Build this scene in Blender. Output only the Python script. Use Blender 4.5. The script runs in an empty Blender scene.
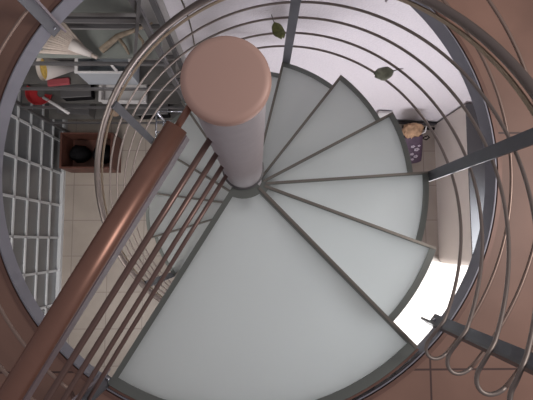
import bpy, bmesh, math, random
from mathutils import Vector, Matrix
random.seed(4)
C = bpy.context.scene.collection
PI = math.pi
def rad(a): return math.radians(a)
def pol(r, a, z=0.0): return Vector((r*math.cos(rad(a)), r*math.sin(rad(a)), z))

# ------------------------------------------------------------------ materials
def mat(name, col, rough=.5, metal=0.0, noise=None, bump=0.0, trans=0.0, spec=.5):
    m = bpy.data.materials.new(name); m.use_nodes = True
    nt = m.node_tree; b = nt.nodes['Principled BSDF']
    b.inputs['Base Color'].default_value = (*col, 1)
    b.inputs['Roughness'].default_value = rough
    b.inputs['Metallic'].default_value = metal
    b.inputs['Specular IOR Level'].default_value = spec
    if trans: b.inputs['Transmission Weight'].default_value = trans
    if noise:
        sc, amt = noise
        tc = nt.nodes.new('ShaderNodeTexCoord'); n = nt.nodes.new('ShaderNodeTexNoise')
        n.inputs['Scale'].default_value = sc; n.inputs['Detail'].default_value = 5
        r = nt.nodes.new('ShaderNodeMapRange')
        r.inputs['From Min'].default_value = .3; r.inputs['From Max'].default_value = .7
        r.inputs['To Min'].default_value = 1-amt; r.inputs['To Max'].default_value = 1+amt
        mx = nt.nodes.new('ShaderNodeVectorMath'); mx.operation = 'SCALE'
        mx.inputs[0].default_value = col
        nt.links.new(tc.outputs['Object'], n.inputs['Vector'])
        nt.links.new(n.outputs['Fac'], r.inputs['Value'])
        nt.links.new(r.outputs['Result'], mx.inputs['Scale'])
        nt.links.new(mx.outputs['Vector'], b.inputs['Base Color'])
        if bump:
            bp = nt.nodes.new('ShaderNodeBump'); bp.inputs['Strength'].default_value = bump
            bp.inputs['Distance'].default_value = .01
            nt.links.new(n.outputs['Fac'], bp.inputs['Height'])
            nt.links.new(bp.outputs['Normal'], b.inputs['Normal'])
    return m

def frosted(name, col, tint, rough=.45):
    m = bpy.data.materials.new(name); m.use_nodes = True
    nt = m.node_tree; b = nt.nodes['Principled BSDF']; out = nt.nodes['Material Output']
    b.inputs['Base Color'].default_value = (*col, 1); b.inputs['Roughness'].default_value = rough
    b.inputs['Specular IOR Level'].default_value = .35
    t = nt.nodes.new('ShaderNodeBsdfTranslucent'); t.inputs['Color'].default_value = (*tint, 1)
    n = nt.nodes.new('ShaderNodeTexNoise'); n.inputs['Scale'].default_value = 2.2
    tc = nt.nodes.new('ShaderNodeTexCoord'); nt.links.new(tc.outputs['Object'], n.inputs['Vector'])
    r = nt.nodes.new('ShaderNodeMapRange')
    r.inputs['To Min'].default_value = .54; r.inputs['To Max'].default_value = .62
    nt.links.new(n.outputs['Fac'], r.inputs['Value'])
    mx = nt.nodes.new('ShaderNodeMixShader')
    nt.links.new(r.outputs['Result'], mx.inputs[0])
    nt.links.new(b.outputs[0], mx.inputs[1]); nt.links.new(t.outputs[0], mx.inputs[2])
    nt.links.new(mx.outputs[0], out.inputs['Surface'])
    return m

def tiles(name, c1, mortar, w, h, off=(0, 0), amt=.1, rough=.5, msize=.004, nscale=3.0):
    m = bpy.data.materials.new(name); m.use_nodes = True
    nt = m.node_tree; b = nt.nodes['Principled BSDF']
    tc = nt.nodes.new('ShaderNodeTexCoord'); mp = nt.nodes.new('ShaderNodeMapping')
    mp.inputs['Location'].default_value = (-off[0], -off[1], 0)
    br = nt.nodes.new('ShaderNodeTexBrick'); br.offset = 0.0; br.squash = 1.0
    br.inputs['Scale'].default_value = 1.0; br.inputs['Brick Width'].default_value = w
    br.inputs['Row Height'].default_value = h; br.inputs['Mortar Size'].default_value = msize
    br.inputs['Mortar Smooth'].default_value = .3
    br.inputs['Color1'].default_value = (*c1, 1)
    br.inputs['Color2'].default_value = (*[v*.93 for v in c1], 1)
    br.inputs['Mortar'].default_value = (*mortar, 1)
    n = nt.nodes.new('ShaderNodeTexNoise'); n.inputs['Scale'].default_value = nscale
    n.inputs['Detail'].default_value = 6
    r = nt.nodes.new('ShaderNodeMapRange'); r.inputs['From Min'].default_value = .3
    r.inputs['From Max'].default_value = .7
    r.inputs['To Min'].default_value = 1-amt; r.inputs['To Max'].default_value = 1+amt
    mx = nt.nodes.new('ShaderNodeVectorMath'); mx.operation = 'SCALE'
    L = nt.links.new
    L(tc.outputs['Object'], mp.inputs['Vector']); L(mp.outputs['Vector'], br.inputs['Vector'])
    L(tc.outputs['Object'], n.inputs['Vector']); L(n.outputs['Fac'], r.inputs['Value'])
    L(br.outputs['Color'], mx.inputs[0]); L(r.outputs['Result'], mx.inputs['Scale'])
    L(mx.outputs['Vector'], b.inputs['Base Color'])
    b.inputs['Roughness'].default_value = rough
    return m

M = dict(
    cap=mat('bronze_lacquer', (.66, .425, .355), .5, .1, (6, .02)),
    bronze=mat('bronze_tube', (.31, .165, .125), .36, .6, (30, .05)),
    bronze_rod=mat('bronze_rod', (.24, .155, .135), .38, .65),
    gallery_rod=mat('gallery_rod', (.36, .26, .22), .40, .7),
    pole=mat('pole_steel', (.58, .54, .56), .38, .45, (40, .03)),
    steel=mat('brushed_steel', (.33, .28, .255), .48, .7),
    steel_bright=mat('satin_steel', (.30, .255, .235), .42, .75),
    gold_bar=mat('pale_gold_steel', (.50, .39, .29), .35, .75),
    post=mat('post_steel', (.175, .175, .195), .45, .5, (20, .05)),
    ring=mat('ring_steel', (.29, .285, .33), .5, .35, (8, .06)),
    lilac=mat('lilac_steel', (.33, .28, .31), .4, .4),
    glass=frosted('frosted_glass', (.69, .715, .71), (.87, .90, .90)),
    glass_edge=mat('glass_edge', (.19, .205, .19), .35, .1),
    nosing=mat('nosing_steel', (.25, .225, .20), .4, .5),
    trimc=mat('copper_trim', (.21, .115, .09), .45, .2, (20, .1)),
    up_floor=tiles('brown_floor_tile', (.29, .165, .125), (.09, .05, .045), .82, .82, (.63, -.705), .22, .5, .004, 2.6),
    low_floor=tiles('beige_floor_tile', (.40, .345, .30), (.25, .21, .19), .34, .34, (.66, .3), .07, .5, .004, 5),
    white=mat('white_plaster', (.70, .665, .70), .85, 0, (90, .04), .25),
    wallgrey=mat('grey_plaster', (.46, .44, .43), .85, 0, (60, .04)),
    cream=mat('cream_paint', (.78, .71, .66), .6, 0, (3, .03)),
    topgrey=mat('cabinet_top_grey', (.10, .098, .105), .6),
    dark=mat('dark_skirting', (.05, .045, .05), .6),
    muntin=mat('white_paint', (.66, .68, .70), .5),
    pane=mat('grey_window_glass', (.18, .19, .20), .12, 0, (1.5, .15), 0, 0, .8),
    rack=mat('rack_steel', (.16, .155, .16), .45, .5),
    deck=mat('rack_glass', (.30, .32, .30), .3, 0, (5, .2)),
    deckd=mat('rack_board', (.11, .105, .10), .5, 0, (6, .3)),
    straw=mat('straw', (.50, .42, .37), .8, 0, (60, .12)),
    paper=mat('paper', (.60, .55, .52), .7),
    yellow=mat('yellow_paper', (.50, .33, .08), .7, 0, (40, .35)),
    red=mat('red_plastic', (.42, .03, .035), .4),
    redcloth=mat('red_cloth', (.28, .05, .06), .8),
    plasticgrey=mat('grey_plastic', (.36, .38, .41), .35, 0, (6, .08)),
    plasticwhite=mat('white_plastic', (.62, .60, .60), .4),
    crate=mat('red_brown_wood', (.115, .045, .032), .55, 0, (14, .25)),
    black=mat('black_cloth', (.006, .0055, .0065), .9, 0, (18, .5), 0, 0, .15),
    tan=mat('tan_clay', (.33, .235, .17), .7, 0, (20, .12)),
    twig=mat('dry_wood', (.24, .19, .14), .8, 0, (30, .3)),
    leaf=mat('olive_leaf', (.13, .14, .045), .55, 0, (60, .35)),
    leafg=mat('grey_green_leaf', (.17, .18, .13), .55, 0, (60, .25)),
    stem=mat('stem', (.10, .085, .07), .7),
    chrome=mat('chrome', (.62, .64, .70), .18, .9),
    purple=mat('purple_bag', (.05, .025, .05), .55, 0, (30, .2)),
    print_=mat('bag_print', (.42, .36, .42), .6),
    tancloth=mat('tan_paper', (.36, .22, .13), .8, 0, (25, .35)),
)

# ------------------------------------------------------------------ mesh builder
class MB:
    def __init__(s): s.bm = bmesh.new()
    def box(s, c, size, rot=None, bevel=0):
        r = bmesh.ops.create_cube(s.bm, size=1)
        vs = r['verts']
        mtx = Matrix.Translation(Vector(c)) @ (rot.to_4x4() if rot else Matrix.Identity(4)) @ Matrix.Diagonal((*size, 1))
        bmesh.ops.transform(s.bm, matrix=mtx, verts=vs)
        if bevel:
            es = list({e for v in vs for e in v.link_edges})
            bmesh.ops.bevel(s.bm, geom=es, offset=bevel, segments=2, affect='EDGES', profile=.5)
        return s
    def bar(s, a, b, w, t, side=None, bevel=0):
        a = Vector(a); b = Vector(b); z = (b-a).normalized()
        x = Vector(side) if side is not None else z.orthogonal()
        x = (x - z*x.dot(z)).normalized(); y = z.cross(x)
        rot = Matrix((x, y, z)).transposed()
        return s.box((a+b)/2, (w, t, (b-a).length), rot, bevel)
    def tube(s, pts, r, n=10, cap=True, radii=None):
        pts = [Vector(p) for p in pts]; bm = s.bm; rings = []
        N = len(pts); ref = None
        for i, p in enumerate(pts):
            t = (pts[min(i+1, N-1)] - pts[max(i-1, 0)]).normalized()
            if ref is None: ref = t.orthogonal().normalized()
            ref = (ref - t*ref.dot(t)).normalized(); q = t.cross(ref)
            rr = radii[i] if radii else r
            rings.append([bm.verts.new(p + (ref*math.cos(2*PI*k/n) + q*math.sin(2*PI*k/n))*rr) for k in range(n)])
        for i in range(N-1):
            for k in range(n):
                f = bm.faces.new((rings[i][k], rings[i][(k+1) % n], rings[i+1][(k+1) % n], rings[i+1][k])); f.smooth = True
        if cap:
            bm.faces.new(rings[0][::-1]); bm.faces.new(rings[-1])
        return s
    def sweep(s, pts, prof, up=None):
        # rectangular / polygon section swept along pts; prof = [(radial_out, vertical)] about the z axis
        bm = s.bm; rings = []
        for i, p in enumerate(pts):
            p = Vector(p); o = Vector((p.x, p.y, 0)).normalized()
            rings.append([bm.verts.new(p + o*u + Vector((0, 0, v))) for u, v in prof])
        n = len(prof)
        for i in range(len(pts)-1):
            for k in range(n):
                bm.faces.new((rings[i][k], rings[i][(k+1) % n], rings[i+1][(k+1) % n], rings[i+1][k]))
        bm.faces.new(rings[0][::-1]); bm.faces.new(rings[-1])
        return s
    def lathe(s, prof, n=48, c=(0, 0, 0), rot=None, smooth=True, cap=True):
        bm = s.bm; c = Vector(c); rings = []
        for r, z in prof:
            ring = []
            for k in range(n):
                v = Vector((r*math.cos(2*PI*k/n), r*math.sin(2*PI*k/n), z))
                if rot: v = rot @ v
                ring.append(bm.verts.new(c+v))
            rings.append(ring)
        for i in range(len(prof)-1):
            for k in range(n):
                f = bm.faces.new((rings[i][k], rings[i][(k+1) % n], rings[i+1][(k+1) % n], rings[i+1][k])); f.smooth = smooth
        if cap:
            if prof[0][0] > 1e-5: bm.faces.new(rings[0][::-1])
            if prof[-1][0] > 1e-5: bm.faces.new(rings[-1])
        return s
    def annulus(s, r0, r1, z0, z1, a0=0, a1=360, n=128):
        # flat ring, closed or an arc
        full = abs(a1-a0) >= 360
        m = n if full else n+1
        bm = s.bm; R = []
        for i in range(m):
            a = a0+(a1-a0)*i/n
            R.append([bm.verts.new(pol(r, a, z)) for r, z in ((r0, z0), (r1, z0), (r1, z1), (r0, z1))])
        for i in range(n):
            A = R[i]; B = R[(i+1) % m]
            for k in range(4):
                bm.faces.new((A[k], A[(k+1) % 4], B[(k+1) % 4], B[k]))
        if not full: bm.faces.new(R[0]); bm.faces.new(R[-1][::-1])
        return s
    def prism(s, loop, z0, z1):
        bm = s.bm; lo = [bm.verts.new((p.x, p.y, z0)) for p in loop]; hi = [bm.verts.new((p.x, p.y, z1)) for p in loop]
        n = len(loop)
        for k in range(n): bm.faces.new((lo[k], lo[(k+1) % n], hi[(k+1) % n], hi[k]))
        bm.faces.new(lo[::-1]); bm.faces.new(hi); return s
    def rim(s, outer, inner, z0, z1):
        bm = s.bm; n = len(outer)
        v = [[bm.verts.new((p.x, p.y, z)) for p in L] for L, z in ((outer, z0), (outer, z1), (inner, z1), (inner, z0))]
        for k in range(n):
            j = (k+1) % n
            for a in range(4):
                A = v[a]; B = v[(a+1) % 4]
                bm.faces.new((A[k], A[j], B[j], B[k]))
        return s
    def quad(s, a, b, c, d):
        bm = s.bm; bm.faces.new([bm.verts.new(Vector(p)) for p in (a, b, c, d)]); return s
    def build(s, name, m, parent=None, fix=True, loc=None):
        if fix: bmesh.ops.recalc_face_normals(s.bm, faces=s.bm.faces[:])
        me = bpy.data.meshes.new(name)
        if loc is not None: bmesh.ops.translate(s.bm, vec=-Vector(loc), verts=s.bm.verts[:])
        if parent: bmesh.ops.translate(s.bm, vec=-root_loc(parent), verts=s.bm.verts[:])
        s.bm.to_mesh(me); s.bm.free()
        me.materials.append(m)
        o = bpy.data.objects.new(name, me); C.objects.link(o)
        if loc is not None: o.location = loc
        if parent:
            o.parent = parent
        return o
def root_loc(o):
    v = Vector(o.location)
    while o.parent: o = o.parent; 
    return Vector(o.location)
def tag(o, label=None, cat=None, group=None, kind=None):
    if label: o['label'] = label
    if cat: o['category'] = cat
    if group: o['group'] = group
    if kind: o['kind'] = kind
    return o
def thing(name, label, cat, loc=(0, 0, 0), group=None):
    o = bpy.data.objects.new(name, None); o.empty_display_size = .05; C.objects.link(o); o.location = loc
    return tag(o, label, cat, group)
RC = (.008, .018, 0)               # centre of the round floor opening
def struct(name, mb, m, label=None, parent=None, at=None):
    o = mb.build(name, m, parent)
    if at: o.location = at
    if not parent: tag(o, label, None, None, 'structure')
    return o

# ------------------------------------------------------------------ dimensions
FZ = -2.84                       # lower floor
RISE, DA, A0 = .1893, 24.09, -44.3
NT = 14                          # treads below the landing
RT = .798                        # tread radius
LA0, LA1, RL = -121.9, -45.6, .856
RH, RG = .822, .892              # helical and gallery rod radius
def zn(a): return -(a-A0)/DA*RISE           # nosing line of the stair

# ------------------------------------------------------------------ setting
def hole_plate(r, ext, z):
    bm = MB(); n = 128; b = bm.bm
    inn = []; out = []
    for i in range(n):
        a = 360*i/n; p = pol(1, a); k = ext/max(abs(p.x), abs(p.y))
        inn.append(Vector(pol(r, a))); out.append(Vector((p.x*k, p.y*k, 0)))
    return bm.rim(out, inn, z[0], z[1])
struct('floor', hole_plate(.909, 3.0, (-.012, 0)), M['up_floor'], 'brown tiled upper floor around the round stair opening', at=RC)
struct('ceiling', hole_plate(.909, 3.0, (-.10, -.013)), M['wallgrey'], 'underside slab of the upper floor', at=RC)
struct('trim_1', MB().annulus(.886, .8905, -.074, .002), M['ring'], 'grey steel ring lining the round stair opening', at=RC)
struct('trim_2', MB().annulus(.8945, .9085, -.03, .004), M['trimc'], 'thin copper brown edging around the stair opening', at=RC)
struct('trim_3', MB().annulus(.8575, .8655, -.05, -.003, LA0+.5, LA1-.3, 40), M['trimc'], 'brown edging strips between the glass landing and the floor')
struct('floor', MB().box((0, -.9, FZ-.03), (5.2, 4.6, .06)), M['low_floor'], 'beige tiled lower floor')

rot3 = Matrix.Rotation(rad(-3), 3, 'Z')
NW_A = Vector((-.455, 1.035, 0)); NW_B = Vector((2.3, .895, 0))
def vwall(a, b, z0, z1, t=.08, out=1):
    a = Vector(a); b = Vector(b); d = (b-a).normalized(); n = Vector((-d.y, d.x, 0))*out
    m = MB(); c = (a+b)/2 + n*t/2; c.z = (z0+z1)/2
    m.bar((c.x, c.y, z0), (c.x, c.y, z1), (b-a).length, t, side=d); return m
struct('wall_north', vwall(NW_A, NW_B, FZ, -.10), M['white'], 'white plaster wall of the lower room')
struct('wall_alcove', vwall((-2.0, 1.33, 0), (-.455, 1.30, 0), FZ, -.10), M['wallgrey'], 'grey alcove wall behind the steel rack')
struct('trim_4', vwall((-.535, 1.038, 0), (-.456, 1.034, 0), FZ, -.10, .26), M['wallgrey'], 'grey jamb at the left end of the white wall')
struct('baseboard_north', vwall((-.48, 1.02, 0), (2.0, .897, 0), FZ, FZ+.07, .012, -1), M['dark'], 'dark skirting along the white wall')
struct('wall_east', MB().box((2.35, .45, (FZ-.13)/2), (.08, 1.1, -.13-FZ)).box((2.35, -2.4, (FZ-.13)/2), (.08, 1.6, -.13-FZ)).box((2.35, -.85, -.30), (.08, 1.5, .34)), M['cream'], 'cream wall of the lower room with an opening')
struct('wall_south', MB().box((0, -3.15, (FZ-.13)/2), (4.8, .08, -.13-FZ)), M['cream'], 'cream wall at the far side of the lower room')

# west window wall: white grid of grey panes
wx = -1.83
wn = bpy.data.objects.new('window_1', None); C.objects.link(wn); wn.location = (wx, -.2, FZ)
tag(wn, 'tall white-gridded window wall of grey panes', None, None, 'structure')
mb = MB()
ys = [.10+.307*k for k in range(-8, 5)]
z0 = FZ; zt = -.10
for y in ys: mb.box((wx, y, (z0+zt)/2), (.012, .020, zt-z0))
mb.box((wx+.005, (ys[0]+ys[-1])/2, FZ+.022), (.04, ys[-1]-ys[0], .044))
for k in range(1, 13): mb.box((wx, (ys[0]+ys[-1])/2, FZ+.04+.207*k), (.012, ys[-1]-ys[0], .019))
mb.build('window_frame', M['muntin'], wn)
MB().box((wx-.011, (ys[0]+ys[-1])/2, (z0+zt)/2), (.008, ys[-1]-ys[0], zt-z0-.01)).build('pane', M['pane'], wn)
struct('wall_west', MB().box((wx-.25, -.7, (FZ-.13)/2), (.08, 4.4, -.13-FZ)), M['wallgrey'], 'wall behind the gridded window')

# ------------------------------------------------------------------ spiral staircase
stair = thing('spiral_staircase', 'glass and steel spiral staircase winding down around a thick central column', 'staircase', (0, 0, FZ))
pole = MB().lathe([(.066, FZ+.03), (.066, .880)], 64).build('center_pole', M['pole'], stair)
MB().lathe([(.11, FZ), (.11, FZ+.02), (.07, FZ+.03), (.0665, FZ+.03)], 48).build('base_plate', M['ring'], stair)
MB().lathe([(.060, .876), (.0685, .876), (.0722, .880), (.0727, .886), (.0716, .894), (.068, .8985), (.060, .900), (.0, .900)], 64).build('pole_cap', M['cap'], stair)['label'] = 'round bronze cap of the column'

def sector(a0, a1, r0, r1, ws=0.0, wo=0.0, wi=0.0, n=20):
    r0 += wi; r1 -= wo
    f = lambda r: math.degrees(math.asin(min(.95, ws/r)))
    L = []
    lo0, hi0 = a0+f(r0), a1-f(r0)
    for i in range(7): a = lo0+(hi0-lo0)*i/6; L.append(pol(r0, a))
    lo1, hi1 = a0+f(r1), a1-f(r1)
    for i in range(n+1): a = hi1+(lo1-hi1)*i/n; L.append(pol(r1, a))
    return L
def tread(name, a0, a1, r1, z, ws, wo, nose):
    t = .034
    par = MB().rim(sector(a0, a1, .068, r1), sector(a0, a1, .068, r1, ws, wo, .035), z-t, z).build(name, M['glass_edge'], stair)
    MB().prism(sector(a0, a1, .068, r1, ws-.0005, wo-.0005, .0345), z-t+.004, z-.004).build('glass_panel', M['glass'], par)
    # nosing strip along the front (far) edge
    d = pol(1, nose); s = Vector((-d.y, d.x, 0))
    p0 = d*.085 - s*.006; p1 = d*(r1-.004) - s*.006
    MB().bar((p0.x, p0.y, z+.002), (p1.x, p1.y, z+.002), .010, .005, side=s).build('nosing', M['nosing'], par)
    # steel brackets under the glass carry it on the column
    c = (a0+a1)/2
    b0 = pol(.060, c); b1 = pol(.15, c)
    MB().bar((b0.x, b0.y, z-t-.012), (b1.x, b1.y, z-t-.012), .02, .03, side=(0, 0, 1)).build('bracket', M['ring'], par)
    return par
tread('landing', LA0, LA1, RL, 0, .019, .034, LA1)['label'] = 'large frosted glass landing at floor level'
for k in range(1, NT+1):
    af = A0+DA*k
    tread('tread', af-DA-6.5, af, RT, -RISE*k, .014, .026, af)
MB().lathe([(.0665, .001), (.073, .001), (.073, .012), (.0665, .012)], 48, cap=False).build('collar', M['rack'], stair)

# ------------------------------------------------------------------ stair railing (helical)
rail = thing('stair_railing', 'curved steel railing with round handrail spiralling down the outer edge of the treads', 'railing', pol(RH, -38, -.06))
HS = [.158, .316, .474, .612]
GZ = [.105, .275, .455, .61]
AEND = A0+DA*NT-1
def helix(H, r, a_from=AEND, a_to=-38, n=170):
    return [pol(r, a_from+(a_to-a_from)*i/n, zn(a_from+(a_to-a_from)*i/n)+H) for i in range(n+1)]
for H, g in zip(HS, GZ):
    pts = helix(H, RH)
    zs = pts[-1].z; au = -42.9
    for i in range(1, 5):
        t = i/4; a = -38+(au+38)*t; pts.append(pol(RH, a, zs+(g-zs)*t*.6))
    rc = (RH+RG)/2; hw = (RG-RH)/2
    for i in range(1, 12):
        th = PI*i/12; r = rc-hw*math.cos(th); a = au-math.degrees(hw*1.35*math.sin(th)/rc)
        pts.append(pol(r, a, zs+(g-zs)*(.6+.4*i/12)))
    pts.append(pol(RG, au, g))
    MB().tube(pts, .0058, 10).build('rail_rod', M['steel'], rail)
pts = helix(.816, RH+.004)
zs = pts[-1].z
for i in range(1, 14):
    th = PI*i/13; pts.append(pol((RH+RG)/2-(RG-RH)/2*math.cos(th), -38-math.degrees(.05*math.sin(th)), zs+(.9-zs)*i/13))
hr = MB().tube(pts, .0155, 16).build('handrail', M['steel_bright'], rail)
pts2 = helix(.816-.030, RH-.013)
MB().sweep(pts2, [(-.0025, -.008), (.0025, -.008), (.0025, .012), (-.0025, .012)]).build('handrail_bar', M['gold_bar'], rail)
def tpost(a, r, z0, z1, par, w=.040, name='post', web=.024, flm=None):
    flm = flm or M['lilac']
    d = pol(1, a); s = Vector((-d.y, d.x, 0))
    m = MB(); p = pol(r, a)
    m.bar((p.x, p.y, z0), (p.x, p.y, z1), w, .010, side=s)
    o = m.build(name, M['post'], par)
    if web:
        q = pol(r-web/2-.004, a)-s*(w/2-.004)
        MB().bar((q.x, q.y, z0), (q.x, q.y, z1), .008, web, side=s).build('post_flange', flm, o)
    e = pol(r-.007, a)
    rot = Matrix((s, Vector((0, 0, 1)), d)).transposed()
    MB().lathe([(.0, -.004), (.006, -.004), (.006, .004), (.0, .004)], 10, (e.x, e.y, z0+.035), rot).build('bolt', M['chrome'], o)
    return o
for k in (2, 5, 8, 11, 14):
    a = A0+DA*k-1.6
    tpost(a, RT+.007, -RISE*k-.06, -RISE*k+.83, rail, .044, web=0)
tpost(-38.2, .860, -.07, .79, rail, .046, web=.032, flm=M['rack'])

# ------------------------------------------------------------------ gallery railing around the opening
gal = thing('gallery_railing', 'round guard railing standing on the ring around the stair opening', 'railing', pol(.865, 142, -.1))
GE = 233.0
for g in GZ:
    pts = [pol(RG, -42.9+(GE+42.9)*i/150, g) for i in range(151)]
    MB().tube(pts, .0055, 10).build('rail_rod', M['gallery_rod'], gal)
MB().tube([pol(RG, -38+(GE+38)*i/150, .905) for i in range(151)], .0205, 14).build('handrail', M['bronze'], gal)
for a in (52, 142.8):
    tpost(a, .878, -.07, .885, gal, .046)

# ------------------------------------------------------------------ straight guard across the landing
gd = thing('landing_guard', 'straight bronze guard rail with four rods between column and floor edge', 'railing', pol(.86, 238, -.1))
ga = U0 = -120.5
dv = pol(1, -120.5); nv = Vector((-dv.y, dv.x, 0))     # nv points to the landing side
offs = -(.018)
def gp(t, z, o=0.0):
    p = Vector((-.0741, -.0905, 0)) + dv*t + nv*o; return Vector((p.x, p.y, z))
LZ = [.165, .335, .515, .668]
for z, g in zip(LZ, GZ):
    pts = [gp(-.064, z), gp(.2, z, -.004), gp(.5, z, -.007), gp(.735, z, -.008)]
    tip = gp(.735, z); e0 = math.degrees(math.atan2(tip.y, tip.x)) % 360; r0 = math.hypot(tip.x, tip.y)
    # rounded turn out onto the gallery circle
    for i in range(1, 9):
        th = (PI/2)*i/8
        pts.append(tip + dv*(.045*math.sin(th)) - nv*(.045*(1-math.cos(th))) + Vector((0, 0, (g-z)*i/12)))
    pts.append(pol(RG, GE, g))
    MB().tube(pts, .0068, 10).build('rail_rod', M['bronze_rod'], gd)
ho = -.0145
hd = MB().tube([gp(-.014, .872, ho), gp(.4, .872, ho), gp(.76, .872, ho)], .0185, 24).build('handrail', M['bronze'], gd)
MB().tube([gp(-.075, .870, ho), gp(.0, .870, ho)], .0060, 10).build('rail_pin', M['bronze'], hd)
a = gp(-.012, .840, ho+.012); b = gp(.76, .840, ho+.012)
MB().bar(a, b, .010, .030, side=nv).build('handrail_bar', M['lilac'], gd)
tpost(237.2, .864, -.07, .85, gd, .04)

# ------------------------------------------------------------------ leaves caught on the rods
def leaf(label, a, H, side, L, W, m, tilt, yaw):
    base = pol(RH, a, zn(a)+H-.006)
    t = thing('leaf', label, 'leaf', base, 'leaves caught on the stair rods')
    R = Matrix.Rotation(yaw, 3, 'Z') @ Matrix.Rotation(tilt, 3, 'X')
    mb = MB(); bm = mb.bm; nu, nv_ = 12, 6; G = []
    for i in range(nu+1):
        u = i/nu; w = W*math.sin(PI*min(1, u*.96+.02))**.55; row = []
        for j in range(nv_+1):
            v = j/nv_*2-1
            row.append(bm.verts.new(base + R @ Vector((v*w/2, -.02-u*L, -.018*v*v*0.6 - .01*u*u + .006*math.sin(u*9)))))
        G.append(row)
    for i in range(nu):
        for j in range(nv_):
            f = bm.faces.new((G[i][j], G[i][j+1], G[i+1][j+1], G[i+1][j])); f.smooth = True
    o = mb.build('leaf_blade', m, t)
    sm = o.modifiers.new('thick', 'SOLIDIFY'); sm.thickness = .004
    MB().tube([base + R @ Vector((.004, .018, .012)), base + Vector((0, 0, .013)), base + R @ Vector((0, -.01, .002)), base + R @ Vector((0, -.024, .0))], .0022, 6).build('leaf_stem', M['stem'], t)
leaf('olive green leaf caught on the rod beside the post nearest the column cap', 81.5, .474, 1, .100, .058, M['leaf'], rad(-20), rad(24))
leaf('grey-green leaf hanging under a rod in front of the white wall', 36.6, .316, 1, .090, .060, M['leafg'], rad(-12), rad(-75))

# ------------------------------------------------------------------ lower room: cabinet, bag, card
cab = thing('low_cabinet', 'long low cream cabinet with a rounded end along the right-hand wall', 'cabinet', (2.05, .2, FZ))
loop = [Vector((1.80, .90, 0))]
for i in range(9):
    th = PI+ (PI/2)*i/8; loop.append(Vector((1.86+.06*math.cos(th), -.40+.06*math.sin(th), 0)))
loop += [Vector((2.30, -.46, 0)), Vector((2.30, .86, 0))]
MB().prism(loop, FZ, FZ+.70).build('cabinet_body', M['cream'], cab)
MB().prism([Vector((p.x-.006 if p.x < 2 else p.x, p.y, 0)) for p in loop], FZ+.70, FZ+.715).build('cabinet_top', M['topgrey'], cab)

bt = thing('carrier_bag', 'dark purple bag with pale printed flowers, crumpled tan paper sticking out', 'bag', (1.49, .52, FZ))
u = Vector((-.10, .20, .36)).normalized(); sx = (Vector((1, 0, 0)) - u*u.x).normalized(); fr = sx.cross(u)
Rb = Matrix((sx, u.cross(sx), u)).transposed()
b0 = Vector((1.545, .545, FZ+.035))
mb = MB(); n = 24; rings = []
for z, k in ((0, .85), (.02, 1), (.10, 1.02), (.2, 1.0), (.32, .95), (.39, .93)):
    ring = []
    for i in range(n):
        a = 2*PI*i/n; ca, sa = math.cos(a), math.sin(a)
        ex = .095*k*math.copysign(abs(ca)**.45, ca); ey = .055*k*math.copysign(abs(sa)**.45, sa)
        ring.append(mb.bm.verts.new(b0 + Rb @ Vector((ex, ey, z))))
    rings.append(ring)
for i in range(len(rings)-1):
    for k in range(n): mb.bm.faces.new((rings[i][k], rings[i][(k+1) % n], rings[i+1][(k+1) % n], rings[i+1][k]))
mb.bm.faces.new(rings[0][::-1]); mb.bm.faces.new(rings[-1])
body = mb.build('bag_body', M['purple'], bt)
for (px, pz, r) in ((.0, .27, .020), (.035, .22, .026), (-.005, .16, .018), (.03, .12, .022), (.055, .27, .014), (.0, .08, .016)):
    mb = MB(); c = b0 + Rb @ Vector((px, -.0575, pz))
    for q in range(5):
        an = 2*PI*q/5
        cc = c + Rb @ Vector((r*.6*math.cos(an), 0, r*.6*math.sin(an)))
        mb.lathe([(.0, .0015), (r*.42, .0012), (r*.42, -.0012), (.0, -.0015)], 8, cc, Rb @ Matrix.Rotation(PI/2, 3, 'X'))
    mb.build('flower_print', M['print_'], body)
mb = MB(); rings = []
random.seed(9)
for zi, k in ((.37, .85), (.40, .98), (.44, .98), (.48, .8), (.51, .35)):
    ring = []
    for i in range(18):
        a = 2*PI*i/18; w = 1+.16*math.sin(5*a+zi*30)+random.uniform(-.08, .08)
        ring.append(mb.bm.verts.new(b0 + Rb @ Vector((.09*k*w*math.cos(a), .055*k*w*math.sin(a), zi+random.uniform(-.01, .01)))))
    rings.append(ring)
for i in range(len(rings)-1):
    for k in range(18): mb.bm.faces.new((rings[i][k], rings[i][(k+1) % 18], rings[i+1][(k+1) % 18], rings[i+1][k]))
mb.bm.faces.new(rings[0][::-1]); mb.bm.faces.new(rings[-1])
mb.build('paper_filling', M['tancloth'], bt)
MB().tube([b0 + Rb @ Vector((.09, -.02, .33)), b0 + Rb @ Vector((.13, -.03, .36)), b0 + Rb @ Vector((.15, -.02, .32)), b0 + Rb @ Vector((.13, 0, .27)), b0 + Rb @ Vector((.09, 0, .30))], .006, 8).build('bag_handle', M['black'], bt)
MB().tube([b0 + Rb @ Vector((.07, -.03, .40)), b0 + Rb @ Vector((.10, -.05, .44)), b0 + Rb @ Vector((.11, -.04, .50))], .006, 8).build('bag_string', M['plasticwhite'], bt)

cd = MB(); cd.bar((1.20, .86, FZ), (1.22, .925, FZ+.36), .13, .02, side=(1, 0, 0))
tag(cd.build('white_card', M['plasticwhite'], None, loc=(1.2, .86, FZ)), 'small white card leaning on the white wall behind the treads', 'card')
tag(MB().tube([(1.45, .86, FZ+.10), (1.62, .84, FZ+.12), (1.76, .84, FZ+.10)], .014, 8).build('black_cane', M['black'], None), 'short black rod lying along the foot of the white wall', 'rod')

# cable hanging down the white wall
pts = []
for i in range(16):
    t = i/15; pts.append((-.40+.05*math.sin(t*5)+.03*t, 1.005, -.2-t*2.1))
tag(MB().tube(pts, .005, 6).build('wall_cable', M['stem'], None), 'thin dark cable running down the white wall beside its jamb', 'cable')

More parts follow.
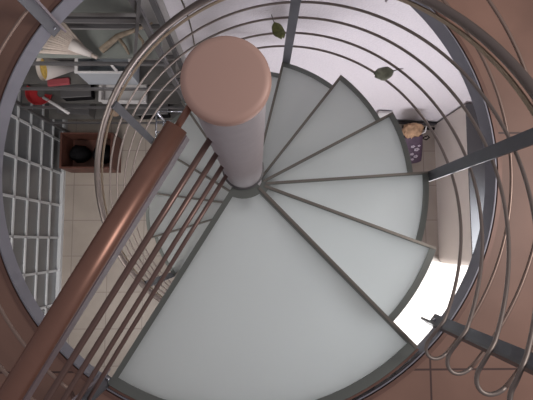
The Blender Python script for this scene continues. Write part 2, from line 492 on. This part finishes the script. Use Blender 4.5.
# ------------------------------------------------------------------ steel rack in the alcove
RX0, RX1, RY0, RY1 = -1.79, -.50, .80, 1.02
rack = thing('storage_rack', 'grey steel storage rack of five open shelves in the alcove', 'rack', ((RX0+RX1)/2, (RY0+RY1)/2, FZ))
SZ = [FZ+.45, FZ+.91, FZ+1.35, FZ+1.80, FZ+2.34]
for x in (RX0, RX1):
    for y in (RY0+.012, RY1-.012):
        MB().box((x, y, (FZ-.25)/2), (.03, .024, -.25-FZ)).build('upright', M['rack'], rack)
for i, z in enumerate(SZ):
    o = MB().box(((RX0+RX1)/2, RY0-.006, z), (RX1-RX0, .012, .036)).box(((RX0+RX1)/2, RY1+.006, z), (RX1-RX0, .012, .036)).build('shelf_bar', M['rack'], rack)
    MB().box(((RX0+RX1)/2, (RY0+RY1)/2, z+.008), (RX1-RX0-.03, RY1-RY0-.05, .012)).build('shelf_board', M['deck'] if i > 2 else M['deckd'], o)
MB().bar((-.43, RY0-.02, -.20), (-.68, RY0-.02, -1.05), .016, .014, side=(1, 0, 0)).build('brace', M['rack'], rack)

def dz(i): return SZ[i]+.0145       # top of shelf board i
# straw hand broom on the second shelf from the top
br = thing('straw_broom', 'pale straw hand broom with splayed bristles on the shelf below the top', 'broom', (-1.0, .90, dz(3)))
ap = Vector((-.955, .845, dz(3)+.05)); we = Vector((-1.125, .915, dz(3)+.11)); ax = (we-ap).normalized(); si = Vector((-ax.y, ax.x, 0)).normalized()
mb = MB(); nb = 15
for i in range(nb):
    v = i/(nb-1)*2-1
    L = 1+.05*math.sin(i*2.3)
    p0 = ap + si*v*.022; p1 = ap + ax*.08*L + si*v*.060+Vector((0, 0, .01*math.cos(v*1.5))); p2 = ap + (we-ap)*L + si*v*.115
    mb.tube([p0, p1, p2], .006, 6, radii=[.005, .0085, .0095])
mb.build('bristles', M['straw'], br)
MB().tube([ap+ax*.07, ap+ax*.03, ap-ax*.0, ap-ax*.05], .02, 12, radii=[.036, .033, .026, .016]).build('binding', M['paper'], br)
MB().tube([ap-ax*.05, ap-ax*.085], .011, 10).build('broom_handle', M['straw'], br)
# branch
bz = dz(3)
b = MB()
b.tube([(-.86, .86, bz+.02), (-.76, .93, bz+.05), (-.65, .97, bz+.06), (-.55, .99, bz+.10)], .01, 8, radii=[.020, .017, .012, .006])
b.tube([(-.76, .93, bz+.05), (-.72, .88, bz+.03), (-.70, .84, bz+.012)], .008, 8, radii=[.011, .009, .006])
b.tube([(-.66, .965, bz+.055), (-.61, .90, bz+.06), (-.615, .85, bz+.03)], .006, 8, radii=[.010, .008, .005])
tag(b.build('dry_branch', M['twig'], None, loc=(-.74, 1.0, bz)), 'dry forked branch lying behind the straw broom', 'branch')
# paper cone
pc = thing('paper_cone', 'white paper cone with yellow lining lying on the middle shelf', 'paper cone', (-1.25, .86, dz(2)))
m0 = Vector((-1.335, .855, dz(2)+.19)); m1 = Vector((-1.17, .935, dz(2)+.014)); ax = (m1-m0).normalized()
rq = ax.to_track_quat('Z', 'Y').to_matrix(); L = (m1-m0).length
MB().lathe([(.076, 0), (.070, .03), (.012, L), (.009, L), (.064, .035), (.073, 0)], 24, m0, rq, cap=False).build('cone_wrap', M['paper'], pc)
MB().lathe([(.066, .022), (.055, .018), (.03, .012), (.0, .016)], 20, m0, rq, cap=False).build('cone_filling', M['yellow'], pc)
rc = MB().box((-1.30, .832, dz(2)+.0125), (.15, .05, .024), Matrix.Rotation(rad(6), 3, 'Z'), .008)
tag(rc.build('red_cloth', M['redcloth'], None, loc=(-1.30, .832, dz(2))), 'folded dark red cloth under the paper cone', 'cloth')
# tub
def tub(name, label, cx, cy, z, w, d, h, m, mr, parts=True):
    t = thing(name, label, 'tub', (cx, cy, z))
    lo = lambda k: [Vector((cx+sx_*w/2*k, cy+sy_*d/2*k, 0)) for sx_, sy_ in ((-1, -1), (1, -1), (1, 1), (-1, 1))]
    mb = MB(); O, I = lo(1), lo(.95)
    mb.rim(O, I, z, z+h); mb.prism(lo(.951), z, z+.01)
    mb.build('tub_body', m, t)
    MB().rim(lo(1.05), lo(.93), z+h, z+h+.014).build('tub_rim', mr, t)
    return t
tub('storage_tub', 'grey plastic storage tub on the middle shelf', -.93, .915, dz(2), .34, .19, .22, M['plasticgrey'], M['plasticwhite'])
tub('white_tray', 'shallow white tray on the shelf under the grey tub', -.98, .91, dz(1), .34, .18, .07, M['plasticwhite'], M['plasticwhite'])
# red dustpan with pale handle
dp = thing('dustpan', 'red dustpan with a long pale handle on the second shelf from below', 'dustpan', (-1.66, .87, dz(1)))
mb = MB(); n = 14; R0 = []; 
cdp = Vector((-1.63, .90, dz(1)+.03))
for rr, zz in ((.035, .0), (.085, .0), (.10, .035), (.104, .035), (.088, -.006), (.03, -.006)):
    R0.append([mb.bm.verts.new(cdp + Vector((rr*math.cos(rad(150+200*i/n)), rr*math.sin(rad(150+200*i/n)), zz-.02))) for i in range(n+1)])
for i in range(6):
    A = R0[i]; B = R0[(i+1) % 6]
    for k in range(n): mb.bm.faces.new((A[k], A[k+1], B[k+1], B[k]))
mb.bm.faces.new([r[0] for r in R0]); mb.bm.faces.new([r[-1] for r in R0][::-1])
mb.build('dustpan_scoop', M['red'], dp)
MB().tube([(-1.60, .86, dz(1)+.03), (-1.50, .80, dz(1)+.035), (-1.40, .735, dz(1)+.03)], .012, 8).build('dustpan_handle', M['plasticwhite'], dp)
# dark boxes and a clay pot
def carton(label, c, s, m, rz):
    t = thing('storage_box', label, 'box', (c[0], c[1], c[2]))
    rt = Matrix.Rotation(rad(rz), 3, 'Z')
    MB().box((c[0], c[1], c[2]+s[2]*.42), (s[0], s[1], s[2]*.84), rt, .004).build('box_body', m, t)
    MB().box((c[0], c[1], c[2]+s[2]*.92), (s[0]*1.03, s[1]*1.03, s[2]*.16), rt, .003).build('box_lid', M['rack'], t)
carton('flat black box beside the red dustpan', (-1.33, .92, dz(1)), (.22, .15, .10), M['black'], 4)
carton('dark box on the lowest shelf of the rack', (-1.50, .915, dz(0)), (.26, .17, .16), M['deckd'], -5)
carton('black box at the right end of the lowest rack shelf', (-.85, .915, dz(0)), (.26, .17, .15), M['black'], 3)
tag(MB().lathe([(.0, 0), (.04, 0), (.062, .03), (.066, .065), (.05, .10), (.034, .115), (.040, .13), (.032, .13), (.026, .112), (.0, .10)], 24, (-1.19, .90, dz(0))).build('clay_pot', M['tan'], None, loc=(-1.19, .90, dz(0))), 'small round tan clay pot on the lowest rack shelf', 'pot')
# white tag hanging at the shelf edge
tag(MB().box((-.80, .775, -1.06), (.018, .006, .09), None, .002).build('hanging_tag', M['plasticwhite'], None, loc=(-.8, .775, -1.06)), 'small white tag hanging from the shelf edge', 'tag')

# wooden crate on the floor, open on top
cr = thing('wooden_crate', 'open red-brown wooden crate on the floor in front of the rack', 'crate', (-1.49, .56, FZ))
cx0, cx1, cy0, cy1, ch = -1.75, -1.275, .42, .75, .28
MB().box((cx0+.009, (cy0+cy1)/2, FZ+ch/2), (.018, cy1-cy0, ch)).build('side_panel', M['crate'], cr)
MB().box((cx1-.009, (cy0+cy1)/2, FZ+ch/2), (.018, cy1-cy0, ch)).build('side_panel', M['crate'], cr)
MB().box(((cx0+cx1)/2, cy0+.007, FZ+ch/2), (cx1-cx0-.036, .014, ch)).build('front_panel', M['crate'], cr)
MB().box(((cx0+cx1)/2, cy1-.007, FZ+ch/2), (cx1-cx0-.036, .014, ch)).build('back_panel', M['crate'], cr)
MB().box(((cx0+cx1)/2, (cy0+cy1)/2, FZ+.012), (cx1-cx0-.036, cy1-cy0-.028, .02)).build('bottom_panel', M['crate'], cr)
def bundle(label, x, y, r, h, m):
    mb = MB(); rings = []
    for z, k in ((0, .8), (.25, 1.0), (.6, .95), (.85, .7), (1, .3)):
        rings.append([mb.bm.verts.new((x+r*k*math.cos(2*PI*i/16)*(1+.10*math.sin(3*2*PI*i/16+z*4)), y+r*k*.9*math.sin(2*PI*i/16)*(1+.12*math.cos(4*2*PI*i/16+z*7)), FZ+.024+h*z)) for i in range(16)])
    for i in range(4):
        for k in range(16): f = mb.bm.faces.new((rings[i][k], rings[i][(k+1) % 16], rings[i+1][(k+1) % 16], rings[i+1][k])); f.smooth = True
    mb.bm.faces.new(rings[0][::-1]); mb.bm.faces.new(rings[-1])
    tag(mb.build('cloth_bundle', m, None, loc=(x, y, FZ+.024)), label, 'bundle')
bundle('black cloth bundle at the left inside the wooden crate', -1.63, .585, .09, .20, M['black'])
bundle('black cloth bundle at the right inside the wooden crate', -1.41, .585, .10, .20, M['black'])

# chrome wire trolley behind the column
tr = thing('chrome_trolley', 'chrome wire trolley standing by the grey jamb', 'trolley', (-.60, .66, FZ))
for x in (-.72, -.46):
    for y in (.50, .74):
        MB().tube([(x, y, FZ), (x, y, FZ+1.02)], .011, 8).build('upright', M['chrome'], tr)
for z in (.10, .42, .74, 1.0):
    mb = MB()
    for x in (-.72, -.46): mb.tube([(x, .50, FZ+z), (x, .74, FZ+z)], .007, 8)
    for y in (.50, .58, .66, .74): mb.tube([(-.72, y, FZ+z), (-.46, y, FZ+z)], .006, 8)
    mb.build('wire_shelf', M['chrome'], tr)

# ------------------------------------------------------------------ light
w = bpy.data.worlds.new('World'); bpy.context.scene.world = w; w.use_nodes = True
bg = w.node_tree.nodes['Background']; bg.inputs[0].default_value = (.86, .80, .84, 1); bg.inputs[1].default_value = .27
def area(name, loc, target, size, power, col=(1, 1, 1), sy=None):
    l = bpy.data.lights.new(name, 'AREA'); l.energy = power; l.color = col; l.size = size
    if sy: l.shape = 'RECTANGLE'; l.size_y = sy
    o = bpy.data.objects.new(name, l); C.objects.link(o); o.location = loc
    o.rotation_euler = (Vector(target)-Vector(loc)).to_track_quat('-Z', 'Y').to_euler(); return o
ds = area('daylight_south', (1.1, -2.9, -1.5), (.75, 1.0, -1.25), 1.5, 23, (.97, .94, 1.0), 2.0); ds.data.spread = rad(75)
de = area('daylight_east', (2.9, -.85, -1.0), (1.7, -.8, FZ), 1.3, 66, (.92, .96, 1.0), 1.0); de.data.spread = rad(80)
area('upstairs_fill', (1.75, .0, 1.75), (1.05, -.05, 0), .7, 19, (1, .94, .90))  # added unseen light, placed to brighten the upper floor on the right
lfill = area('landing_underfill', (1.5, -1.6, -2.2), (.62, -.62, 0), .7, 6.5, (.96, .97, 1.0)); lfill.data.spread = rad(60)  # added from below to make the landing and treads glow, no window here
wfill = area('west_floor_fill', (-1.35, -1.5, -.3), (-1.3, -.1, FZ), .5, 8.5, (1, .95, .92)); wfill.data.spread = rad(90)  # added fill that lifts the lower floor on the west side
rfill = area('rack_fill', (-1.35, .1, -.22), (-1.1, .9, -1.3), .4, 2.4, (1, .97, .95)); rfill.data.spread = rad(95)  # added fill to brighten the rack in its alcove, no real fixture

# ------------------------------------------------------------------ camera
X = Vector((.99981456, 0, -.01925741)); Y = Vector((-.00178051, .99571654, -.09244136)); Z = Vector((.01917492, .09245851, .99553189))
cam = bpy.data.cameras.new('Camera'); co = bpy.data.objects.new('Camera', cam); C.objects.link(co)
cam.sensor_width = 36; cam.lens = 460/533*36; cam.clip_start = .02
co.matrix_world = Matrix.Translation((.050317, -.256560, 1.6)) @ Matrix((X, Y, Z)).to_4x4()
bpy.context.scene.camera = co
bpy.context.scene.view_settings.view_transform = 'Standard'
